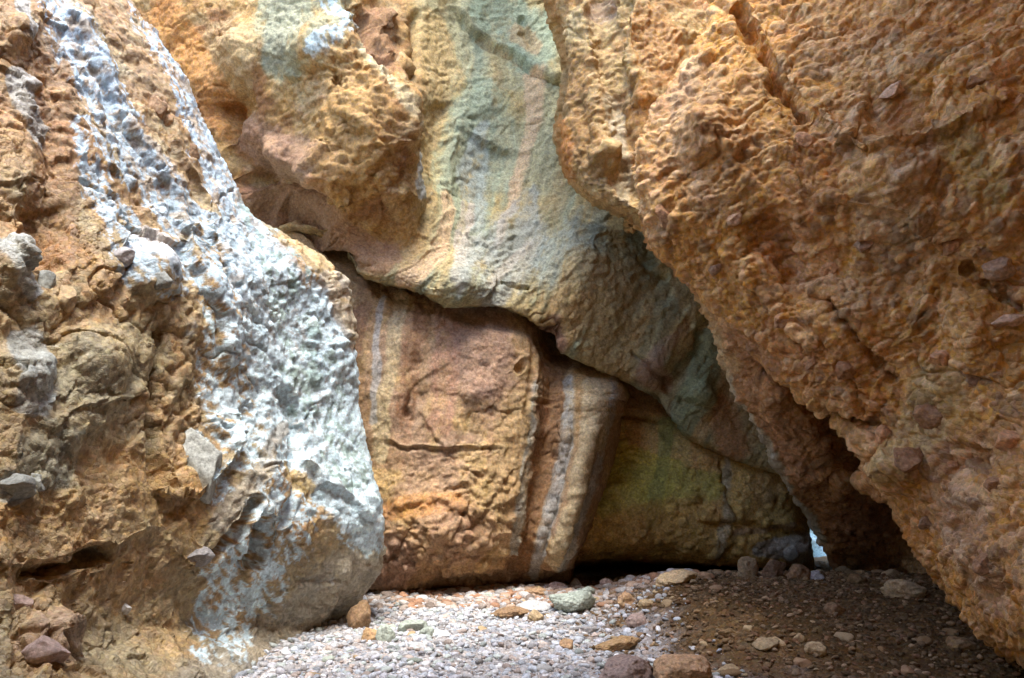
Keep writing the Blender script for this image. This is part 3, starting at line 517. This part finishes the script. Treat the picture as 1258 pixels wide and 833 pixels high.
# ================================================================== RIGHT FRONT CLIFF
RF = []
for py, S, Y in [(-420, 1040, 8.6), (-200, 960, 8.0), (-90, 915, 7.7), (0, 880, 7.5), (60, 848, 7.4), (112, 815, 7.35), (165, 784, 7.3), (220, 778, 7.3), (265, 790, 7.3), (302, 812, 7.4), (345, 850, 7.4), (385, 882, 7.35), (425, 915, 7.3), (460, 948, 7.2),
                 (512, 1012, 7.0), (560, 1056, 6.8), (605, 1086, 6.6), (655, 1111, 6.4), (692, 1134, 6.2), (730, 1166, 6.0), (762, 1194, 5.8), (804, 1258, 5.5), (845, 1330, 5.2), (900, 1430, 4.8), (980, 1600, 4.4)]:
    L = max(1420 - S, 220); z4 = at(1258, py, 3.6)[2]
    RF.append([(S + 260, py, Y + 4.5), (S + 60, py, Y + 1.8), (S + 8, py, Y + .7), (S, py, Y + .14), (S + .03 * L, py, Y - .12), (S + .12 * L, py, Y - .42), (S + .3 * L, py, Y - .95 + .1), (S + .55 * L, py, Y - 1.5), (S + .8 * L, py, Y - 2.0), (S + L, py, Y - 2.35),
               ('w', 3.6, 1.2, z4 * .9), ('w', 3.9, -1.5, z4 * .95), ('w', 2.5, -5.0, z4), ('w', -1.0, -6.2, z4), ('w', -5.0, -5.6, z4)])  # world columns: unseen rock behind the camera, added for bounced light
tops = RF[0][:10]
RF[0] = RF[0][:10] + [('w', 2.6, 1.6, 7.4), ('w', 2.6, -1.5, 7.0), ('w', 1.0, -4.4, 6.5), ('w', -1.0, -5.0, 6.5), ('w', -4.0, -5, 6.5)]
RF.insert(0, [tuple(np.array(t) + np.array([(-60, -300, 0.5)[0], -260, 0.4])) for t in tops[:6]] + [('w', 4.5, 6.2, 11.5), ('w', 3.2, 5.2, 11.0), ('w', 1.4, 4.3, 10.2), ('w', -1.0, 3.0, 9.4), ('w', -4, 1.4, 8.8), ('w', -5.5, -1.5, 8.4), ('w', -5.5, -3.6, 7.6), ('w', -5.0, -4.4, 7.2), ('w', -5.5, -5, 7)])  # unseen canopy over the camera, added to cut the front light
RF.append([('w', 6, 10, -.3), ('w', 5, 8, -.3), ('w', 5, 7, -.3), ('w', 5, 6.5, -.3), ('w', 5, 6.2, -.3), ('w', 5, 6, -.3), ('w', 4.8, 5.5, -.3), ('w', 4.7, 5, -.3), ('w', 4.6, 4, -.3), ('w', 4.5, 3, -.3), ('w', 4.2, 1, -.3), ('w', 4.2, -1.5, -.3), ('w', 2.5, -5.4, -.3), ('w', -1, -6.4, -.3), ('w', -5, -5.8, -.3)])
def col_rf(P, px, py, cid, seed):
    a = sstep(fbm(P * .8, 4, seed + 40), -.4, .4)
    c = mix((.60, .32, .115), (.56, .27, .10), a); c = mix(c, (.58, .35, .18), sstep(fbm(P * 1.6, 4, seed + 41), 0, .55) * .75); c = mix(c, (.46, .26, .16), sstep(fbm(P * 1.2 + 7, 4, seed + 42), .1, .7) * .6)
    k = np.where(cid >= 0, cid, .5); c = mix(c, (.62, .42, .27), (k > .7) * .5); return mix(c, (.42, .25, .15), (k < .18) * .6)
sg = [('crack', .3, [(905, 0, 10), (935, 60, 11), (965, 110, 9), (985, 150, 8)]), ('step', .13, [(985, 130, 26), (1060, 190, 30), (1170, 165, 30), (1258, 130, 30)]), ('bump', .25, [(870, 160, 50)]), ('bump', -.2, [(1060, 130, 50), (1150, 140, 50)]),
      ('step', .1, [(1000, 250, 24), (1110, 260, 30), (1160, 320, 26)]), ('bump', .22, [(1100, 200, 60)]), ('bump', .2, [(1040, 400, 80)]), ('bump', -.18, [(930, 260, 40), (980, 340, 40)]), ('crack', .15, [(990, 350, 8), (1060, 410, 9), (1100, 470, 8)]),
      ('step', .15, [(880, 300, 20), (930, 350, 22), (1010, 430, 20)]), ('bump', .3, [(1105, 575, 40)]), ('bump', .2, [(1200, 420, 60)]), ('crack', .14, [(1180, 330, 8), (1258, 380, 8)]), ('bump', -.16, [(1200, 560, 50)]), ('bump', .15, [(1220, 680, 50)]), ('crack', .12, [(1080, 520, 7), (1090, 545, 9), (1060, 570, 7)]),
      ('crack', .2, [(1010, 505, 7), (1045, 520, 9), (1085, 525, 7)])]
BL = (.46, .34, .26)  # sky highlights on the pebbles, painted in as greyer patches
pg = [(BL, .3, .8, [(860, 90, 34), (830, 150, 30), (800, 210, 18)]), (BL, .3, .8, [(1000, 60, 40), (1090, 60, 30)]), (BL, .3, .75, [(1060, 160, 16), (1130, 200, 40), (1150, 170, 30)]), (BL, .3, .8, [(1080, 290, 34), (1180, 150, 30)]), (BL, .2, .85, [(1060, 370, 30), (1220, 290, 30)]),
      ((.50, .33, .13), .7, .5, [(1180, 180, 40), (1220, 240, 30)]), ((.48, .22, .09), .6, .6, [(1000, 200, 50), (960, 300, 50)]), ((.50, .35, .18), .7, .6, [(1150, 480, 50), (1110, 570, 34)]), ((.46, .24, .08), .7, .5, [(1180, 360, 40), (1240, 420, 40)]), ((.40, .26, .2), .5, .6, [(1180, 640, 50), (1230, 740, 30)]),
      ((.36, .2, .13), .6, .5, [(800, 330, 14), (860, 380, 14), (950, 450, 16)])]
front = mass('conglomerate_cliff', 'huge orange conglomerate cliff full of pebbles leaning over the shaded right side', RF, M_cong, det_cong, col_rf, sg, pg, seed=73)
# ================================================================== FAR PALE WALL beyond the gap
FV = [[(x, py, Y + (.6 if i % 2 else 0)) for i, x in enumerate((900, 960, 990, 1015, 1040, 1080, 1140))] for py, Y in ((380, 20), (560, 18), (640, 17), (680, 16.4), (700, 15.8), (712, 15.4), (730, 15.2))]
def det_far(P, px, py, seed): return .35 * blocky(fbm(P * .9, 4, seed), 3) + .12 * ridged(P * 2.5, 4, seed + 1), None
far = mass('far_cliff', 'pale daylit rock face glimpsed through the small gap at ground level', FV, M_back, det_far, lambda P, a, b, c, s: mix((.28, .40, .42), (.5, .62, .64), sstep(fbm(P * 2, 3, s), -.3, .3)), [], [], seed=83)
# ================================================================== GROUND
def gz(x, y, fine=False):
    P = np.stack([x, y, 0 * x], 1)
    edge = 1.15 + .25 * vnoise(np.stack([y * .8, y * 0, y * 0], 1), 5) - .08 * (y - 8)
    m = sstep((x - edge) / 1.3) * sstep((y - 5.2) / 3.8) * (1 - .9 * sstep((y - 9.8) / 3.0))
    z = .42 * m + .035 * fbm(P * .9, 4, 101) - .02 + .04 * sstep((y - 9.5) / 1.5) * (x < edge)
    z = z + .25 * sstep((x - 3.2) / 1.6) * sstep((9 - y) / 3)
    return z
def ground():
    X = np.concatenate([np.linspace(-30, -4.2, 20), np.linspace(-4, 6.6, 760), np.linspace(6.8, 30, 20)])
    Yv = np.concatenate([np.linspace(-12, 5, 24), 5.2 * np.exp(np.linspace(0, 1.05, 520)), np.linspace(15.2, 40, 26)])
    XX, YY = np.meshgrid(X, Yv, indexing='ij'); x, y = XX.ravel(), YY.ravel(); z = gz(x, y); P = np.stack([x, y, z], 1)
    near = ((x > -4) & (x < 6.6) & (y > 5.1) & (y < 15))
    w = warp3(P, 3, .04, 107); h, cid = clasts(w * [9, 9, 9], 111, .25, .6, .5); h2, c2 = clasts(w * [22, 22, 22], 112, .3, .72, .9); h3, c3 = clasts(w * [42, 42, 42], 113, .3, .7, .95)
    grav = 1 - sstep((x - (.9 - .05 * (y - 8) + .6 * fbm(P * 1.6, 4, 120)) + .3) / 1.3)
    d = (h * .05 * .9 + h2 * .026 + h3 * .012) * near + .012 * fbm(P * 5, 4, 115)
    P[:, 2] += d
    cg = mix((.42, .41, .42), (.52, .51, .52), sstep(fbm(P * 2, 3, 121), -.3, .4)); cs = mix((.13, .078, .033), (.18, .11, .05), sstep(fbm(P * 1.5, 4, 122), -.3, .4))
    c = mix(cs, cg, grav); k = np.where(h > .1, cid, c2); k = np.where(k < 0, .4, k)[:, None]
    back = sstep((y - 9.6) / 1.2) * (x < 1.2); c = mix(c, (.33, .26, .20), back * .6)
    c = c * (.55 + .8 * k) * (1 + hshift(k) * .25)
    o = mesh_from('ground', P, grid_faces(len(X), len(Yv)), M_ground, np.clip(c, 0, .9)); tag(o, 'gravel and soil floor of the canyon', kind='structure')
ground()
# ------------------------------------------------------------------ stones
def ico(sub):
    import bmesh
    bm = bmesh.new(); bmesh.ops.create_icosphere(bm, subdivisions=sub, radius=1)
    V = np.array([v.co[:] for v in bm.verts]); Fc = np.array([[v.index for v in f.verts] for f in bm.faces]); bm.free(); return V, Fc
ICO = {k: ico(k) for k in (1, 2, 3, 4, 5, 6)}
def stone_shape(sub, seed, dims, cuts=9, rough=.05, angular=.6):
    r = np.random.default_rng(seed); V, Fc = ICO[sub]; V = V.copy()
    for _ in range(cuts):
        n = r.normal(size=3); n /= np.linalg.norm(n); h = r.uniform(.55, .92); s = V @ n; over = np.clip(s - h, 0, None)
        V = V - n * (over * angular)[:, None]
    N = V / np.linalg.norm(V, axis=1, keepdims=True)
    V = V * (1 + .12 * fbm(N * 1.3 + seed, 2, seed) + rough * fbm(N * 4 + seed, 3, seed + 1) + rough * .35 * fbm(N * 11 + seed, 3, seed + 2))[:, None]
    return V * np.array(dims), Fc
MATS = {}
def smat(key, base):
    if key not in MATS: MATS[key] = rock_mat('stone_' + key, 2.2, .5, .8, .2, .5, False, base, .55)
    return MATS[key]
PAL = {'rust': (.36, .23, .13), 'pale': (.55, .55, .54), 'green': (.36, .40, .34), 'pink': (.38, .28, .24), 'brown': (.28, .18, .09), 'tan': (.42, .31, .18), 'grey': (.36, .34, .33), 'orange': (.42, .27, .14), 'dark': (.17, .11, .07)}
def on_ground(px, py):
    Y = 4.0
    while Y < 18:
        p = at(px, py, Y)
        if p[2] <= gz(np.array([p[0]]), np.array([p[1]]))[0] + .01: return p
        Y += .03
    return at(px, py, 13)
def big_stone(name, px, py, w, h, key, label, seed, group=None, sub=5, depth=None, tilt=0, ang=.75, cat='stone', Y=None, rough=.06):
    """px, py: where its foot meets the ground in the photo; w, h: its size there in pixels"""
    p = on_ground(px, py); s = p[1] / 880.0; dx, dz = w * s / 2, h * s / 2 * 1.1; dy = (depth or .8) * dx
    V, Fc = stone_shape(sub, seed, (dx, dy, dz), 11, rough, ang)
    a = math.radians(tilt); V = V @ np.array([[math.cos(a), 0, math.sin(a)], [0, 1, 0], [-math.sin(a), 0, math.cos(a)]]).T
    x, y = p[0], p[1] + dy * .7; z = gz(np.array([x]), np.array([y]))[0] + dz * .55 - .01
    o = mesh_from(name, V, Fc, smat(key, PAL[key])); o.location = (x, y, z); return tag(o, label, cat, group)
BIG = [(441, 773, 31, 36, 'rust', 'rounded rust brown rock with a white top edge wedged under the left cliff', 10), (453, 788, 21, 20, 'orange', 'small orange stone in front of the rust brown rock by the left cliff', 0),
    (471, 789, 24, 24, 'green', 'greenish rounded stone right of the small orange stone by the left cliff', 0), (506, 776, 36, 18, 'green', 'flat pale green stone lying on the white gravel', 0), (524, 783, 18, 15, 'green', 'small greenish stone touching the white stone on the gravel', 0),
    (537, 784, 27, 12, 'pale', 'low white stone lying on the white gravel', 0), (704, 754, 58, 30, 'green', 'long tilted green grey rock slab at the far edge of the white gravel', -8), (625, 760, 46, 14, 'rust', 'low flat rust coloured stone left of the long green slab', -4),
    (652, 752, 50, 13, 'pale', 'long flat pale stone left of the long green slab', 0), (658, 763, 22, 16, 'tan', 'small tan stone just in front of the flat pale stone', 0), (603, 744, 15, 12, 'pink', 'small round pinkish stone at the foot of the striped slab', 0), (655, 733, 34, 12, 'rust', 'flat red brown stone at the foot of the striped pillar', 0),
    (686, 726, 22, 13, 'pink', 'pinkish stone right of the flat red brown stone below the pillar', 0), (708, 722, 18, 12, 'grey', 'grey stone below the right edge of the striped pillar', 0), (745, 722, 20, 12, 'pink', 'rounded mauve stone at the left end of the dark undercut', 0), (722, 730, 22, 11, 'green', 'greenish stone in front of the dark undercut', 0),
    (773, 842, 84, 36, 'pink', 'large low pink boulder at the bottom beside the white gravel', 0), (842, 842, 70, 44, 'rust', 'large red brown boulder at the bottom right of the pink boulder', 4), (697, 799, 20, 16, 'rust', 'small brown stone with a white top on the grey gravel', 0),
    (757, 800, 58, 15, 'brown', 'low brown stone above the pink boulder', -12), (838, 717, 56, 22, 'tan', 'long low tan rock sloping up at the back edge of the soil mound', -14), (921, 709, 28, 29, 'tan', 'upright tan rock standing on the back edge of the mound', 8), (955, 711, 32, 28, 'dark', 'dark brown rock right of the upright tan rock', 0),
    (983, 712, 30, 22, 'rust', 'squat rust coloured rock between the dark rock and the bright gap', 0), (1005, 712, 22, 14, 'grey', 'small grey rock beside the foot of the bright gap', 0), (1118, 735, 52, 25, 'tan', 'large tan boulder in the shade under the right cliff', 0), (1028, 755, 23, 15, 'rust', 'small squarish rust stone alone in the middle of the mound', 10),
    (946, 799, 32, 15, 'tan', 'flat tan stone on the front slope of the mound', -8), (897, 783, 24, 12, 'brown', 'small brown stone left of the flat tan stone on the mound', 0), (1007, 807, 26, 17, 'tan', 'tan wedge shaped stone on the mound beside the small pale one', 6), (983, 789, 16, 12, 'tan', 'small pale pointed stone in the centre of the mound', 0),
    (1187, 800, 30, 19, 'brown', 'rounded brown stone deep in the shade of the right cliff', 0), (868, 712, 22, 12, 'rust', 'small rust stone right of the long low tan rock', 0), (1055, 717, 26, 14, 'brown', 'brown stone below the foot of the rear cliff', 0), (784, 770, 26, 16, 'pink', 'pinkish stone on the left edge of the mound', 0), (770, 745, 26, 20, 'rust', 'rust stone beside the long green slab', 0),
    (795, 748, 20, 14, 'tan', 'tan stone right of the rust stone at the left end of the mound', 0), (725, 778, 24, 12, 'grey', 'grey stone on the grey gravel above the low brown stone', 0), (560, 740, 22, 8, 'grey', 'flat grey stone near the foot of the striped slab', 0), (897, 828, 26, 12, 'tan', 'tan stone right of the large red brown boulder', -10)]
for i, (px, py, w, h, key, lab, tilt) in enumerate(BIG):
    big_stone('boulder' if w > 48 and h > 20 else 'stone', px, py, w, h, key, lab, 500 + i * 7, tilt=tilt, sub=6 if w > 45 else 5, cat='boulder' if w > 48 and h > 20 else 'stone')
# stones set in the left cliff: parts of it
def embed(px, py, w, h, key, seed, label=None, tilt=0, host=cliff_left, out=.3):
    dg = bpy.context.evaluated_depsgraph_get()
    o = at(px, py, 1.0); d = (o - CAM); d /= np.linalg.norm(d); inv = host.matrix_world.inverted()
    from mathutils import Vector
    hit, loc, nor, _ = host.ray_cast(inv @ Vector(CAM), (inv.to_3x3() @ Vector(d)).normalized())
    if not hit: print('no hit', px, py); return
    s = (Vector(host.location) + loc - Vector(CAM)).length / 905.0
    V, Fc = stone_shape(5, seed, (w * s / 2, w * s / 2 * .7, h * s / 2), 16, .03, .97); a = math.radians(tilt)
    V = V @ np.array([[math.cos(a), 0, math.sin(a)], [0, 1, 0], [-math.sin(a), 0, math.cos(a)]]).T
    e = mesh_from('embedded_stone', V, Fc, smat(key, PAL[key])); e.parent = host; e.location = loc + Vector(d) * (w * s * .13)
    if label: e['label'] = label
bpy.context.view_layer.update()
for k, (px, py, w, h, t) in enumerate([(1158, 440, 34, 26, 0), (1196, 462, 34, 34, 0), (1112, 568, 50, 40, -35), (1150, 512, 50, 34, 30), (1242, 396, 60, 18, -8), (1086, 535, 20, 34, 10), (818, 268, 22, 40, -25), (1062, 300, 30, 18, -30), (1222, 595, 26, 16, -20), (1020, 330, 30, 20, -30), (905, 268, 26, 16, -30),
        (990, 175, 30, 20, 20), (1200, 100, 34, 18, -20), (1100, 110, 36, 18, -30), (1240, 540, 34, 24, -10), (1175, 570, 22, 16, 0), (1140, 640, 30, 20, -40), (1210, 690, 34, 22, -40), (960, 395, 26, 18, -40), (880, 330, 22, 14, -40), (1040, 455, 30, 26, -50), (1000, 445, 24, 16, -40), (1230, 330, 40, 24, -15), (1170, 300, 34, 20, -30)]):
    EMB_R = EMB_R + [(px, py, w, h, t, k)] if k else [(px, py, w, h, t, k)]
PAL['bluegrey'] = (.33, .34, .31)
for e in [(238, 568, 104, 92, 'bluegrey', 903, 'large pale angular block', 30), (14, 600, 52, 40, 'bluegrey', 902, 'blue grey cobble', 0), (44, 592, 22, 26, 'bluegrey', 903, None, 0), (76, 368, 30, 32, 'tan', 904, None, 0), (240, 683, 40, 26, 'grey', 905, None, 10), (192, 135, 26, 34, 'rust', 906, None, 20),
          (205, 152, 20, 26, 'rust', 907, None, 0), (150, 318, 30, 26, 'grey', 909, None, 0), (50, 350, 30, 34, 'bluegrey', 910, None, 0), (55, 800, 50, 34, 'pink', 911, 'pinkish angular block', 0), (152, 747, 18, 14, 'pale', 912, None, 0), (300, 234, 18, 16, 'rust', 913, None, 0),
          (20, 745, 34, 30, 'pink', 914, None, 0), (236, 190, 18, 24, 'rust', 916, None, 10), (198, 345, 26, 26, 'bluegrey', 917, None, 0)]:
    embed(*e)
PAL['clay'] = (.44, .24, .12); PAL['dusty'] = (.46, .30, .19)
for px, py, w, h, t, k in EMB_R: embed(px, py, w, h, ['clay', 'dusty', 'clay'][k % 3], 940 + k, None, t, front, .3)
# small loose stones one can tell apart
VAR = [stone_shape(3, 700 + k, (1, random.uniform(.7, .95), random.uniform(.4, .7)), 8, .06, .8) for k in range(10)]
protos = {}
def small(x, y, r, key, label, group):
    k = random.randrange(10)
    if (k, key) not in protos:
        me = mesh_from('stone', VAR[k][0], VAR[k][1], smat(key, PAL[key])); protos[(k, key)] = me; o = me
    else:
        o = protos[(k, key)].copy(); C.objects.link(o)
    z = gz(np.array([x]), np.array([y]))[0]
    o.location = (x, y, z + r * .12); o.scale = (r, r, r); o.rotation_euler = (random.uniform(-.3, .3), random.uniform(-.3, .3), random.uniform(0, 6.28)); tag(o, label, 'stone', group)
def zone(n, xr, yr, rr, keys, label, group, cond=lambda x, y: True):
    c = 0
    while c < n:
        x, y = random.uniform(*xr), random.uniform(*yr)
        if not cond(x, y): continue
        r = rr[0] + (rr[1] - rr[0]) * random.random() ** 2.5
        small(x, y, r, random.choice(keys), label, group); c += 1
zone(80, (-2.2, 1.1), (6.2, 10.6), (.035, .085), ['pale', 'pale', 'grey', 'green', 'tan'], 'small loose stone lying among the pale gravel', 'loose stones on the pale gravel', lambda x, y: x > -.25 * y - .1 + .02)
zone(60, (-1.6, 1.6), (10.1, 11.5), (.05, .12), ['rust', 'pink', 'grey', 'tan', 'pale', 'green'], 'small rubble stone along the foot of the back wall', 'rubble along the foot of the back wall', lambda x, y: x > -1.9)
zone(110, (1.2, 5.2), (6.2, 11.0), (.03, .10), ['brown', 'tan', 'brown', 'rust', 'tan'], 'small brown stone scattered on the shaded soil mound', 'stones scattered on the soil mound')
zone(35, (1.3, 5.2), (9.6, 11.4), (.05, .13), ['brown', 'rust', 'tan', 'dark'], 'small rock in the row along the back of the mound', 'rocks along the back of the mound')
# ------------------------------------------------------------------ loose gravel nobody could count
def gravel(name, n, xr, yr, rr, cols, cond, seed, label):
    r = np.random.default_rng(seed); V0, F0 = ICO[2]; x = r.uniform(*xr, n * 3); y = r.uniform(*yr, n * 3); ok = cond(x, y); x, y = x[ok][:n], y[ok][:n]; n = len(x)
    s = rr[0] + (rr[1] - rr[0]) * r.random(n) ** 3; z = gz(x, y) + .012 + s * .08
    ang = r.uniform(0, 6.28, n); sc_ = np.stack([s, s * r.uniform(.6, .95, n), s * r.uniform(.35, .65, n)], 1)
    shapes = []
    for k in range(24):
        Vv, _ = stone_shape(2, seed + k, (1, 1, 1), 7, .08, .8); shapes.append(Vv)
    shapes = np.array(shapes); A = shapes[r.integers(0, 24, n)] * sc_[:, None, :]
    t = r.uniform(-.45, .45, n)[:, None]; X, Z = A[..., 0] * np.cos(t) - A[..., 2] * np.sin(t), A[..., 0] * np.sin(t) + A[..., 2] * np.cos(t); A[..., 0], A[..., 2] = X, Z
    c, s_ = np.cos(ang)[:, None], np.sin(ang)[:, None]; X, Y = A[..., 0] * c - A[..., 1] * s_, A[..., 0] * s_ + A[..., 1] * c
    A = np.stack([X + x[:, None], Y + y[:, None], A[..., 2] + z[:, None]], -1)
    Fc = (F0[None] + (np.arange(n) * len(V0))[:, None, None]).reshape(-1, 3)
    ci = np.array(cols)[r.integers(0, len(cols), n)] * r.uniform(.6, 1.25, (n, 1))
    o = mesh_from(name, A.reshape(-1, 3), Fc, M_peb, np.clip(np.repeat(ci, len(V0), 0), 0, .9)); tag(o, label, kind='stuff')
PALE = [(.50, .52, .56), (.42, .45, .49), (.62, .62, .63), (.36, .35, .35), (.42, .46, .44), (.42, .35, .31), (.48, .48, .52)]
gravel('gravel', 11000, (-3.4, 1.9), (5.6, 11.6), (.007, .062), PALE, lambda x, y: x < 1.1 + .4 * np.sin(y * 2.3) - .05 * (y - 8) + .75 * np.random.default_rng(1).normal(size=len(x)), 31, 'loose pale gravel covering the left floor')
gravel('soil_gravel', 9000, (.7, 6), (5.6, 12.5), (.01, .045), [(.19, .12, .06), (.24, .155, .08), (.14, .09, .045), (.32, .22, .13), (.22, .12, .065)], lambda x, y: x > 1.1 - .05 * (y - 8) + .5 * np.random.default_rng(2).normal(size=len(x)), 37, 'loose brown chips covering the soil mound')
gravel('rubble', 2400, (-1.9, 2.4), (9.8, 11.7), (.02, .11), [(.40, .28, .2), (.45, .38, .33), (.5, .47, .45), (.36, .2, .12), (.3, .24, .2)], lambda x, y: x > -9, 41, 'loose rubble heaped at the foot of the back wall')
# ================================================================== camera, light
cam = bpy.data.objects.new('camera', bpy.data.cameras.new('camera')); C.objects.link(cam); bpy.context.scene.camera = cam
cam.location = CAM; cam.rotation_euler = (math.radians(90) + TH, 0, 0); cam.data.sensor_width = 36; cam.data.lens = 36 * FPX / W0; cam.data.clip_end = 500; cam.data.clip_start = .05
SUN_EL, SUN_AZ, SUN_STR, SKY_STR, EXPO = 70, 178, 1.0, .15, 2.62
wd = bpy.data.worlds.new('World'); bpy.context.scene.world = wd; wd.use_nodes = True; nt = wd.node_tree
sky = nt.nodes.new('ShaderNodeTexSky'); sky.sky_type = 'NISHITA'; sky.sun_disc = False; sky.sun_elevation = math.radians(SUN_EL); sky.sun_rotation = math.radians(SUN_AZ)
nt.links.new(sky.outputs[0], nt.nodes['Background'].inputs[0]); nt.nodes['Background'].inputs[1].default_value = SKY_STR
sl_ = bpy.data.lights.new('sun', 'SUN'); sl_.energy = SUN_STR; sl_.angle = math.radians(25); sl_.color = (1, .95, .86)
so_ = bpy.data.objects.new('sun', sl_); C.objects.link(so_)
so_.rotation_euler = (math.radians(90 - SUN_EL), 0, math.radians(180 - SUN_AZ)) ; so_.location = (0, 0, 20)
s = bpy.context.scene; s.render.engine = 'CYCLES'; s.cycles.max_bounces = 8; s.cycles.diffuse_bounces = 8; s.cycles.glossy_bounces = 2; s.cycles.use_denoising = True
s.cycles.use_adaptive_sampling = True; s.cycles.adaptive_threshold = .02; s.cycles.caustics_reflective = False; s.cycles.sample_clamp_indirect = 20
v = s.view_settings; v.view_transform = 'Standard'; v.look = 'None'; v.exposure = EXPO; v.gamma = 1; v.use_curve_mapping = False
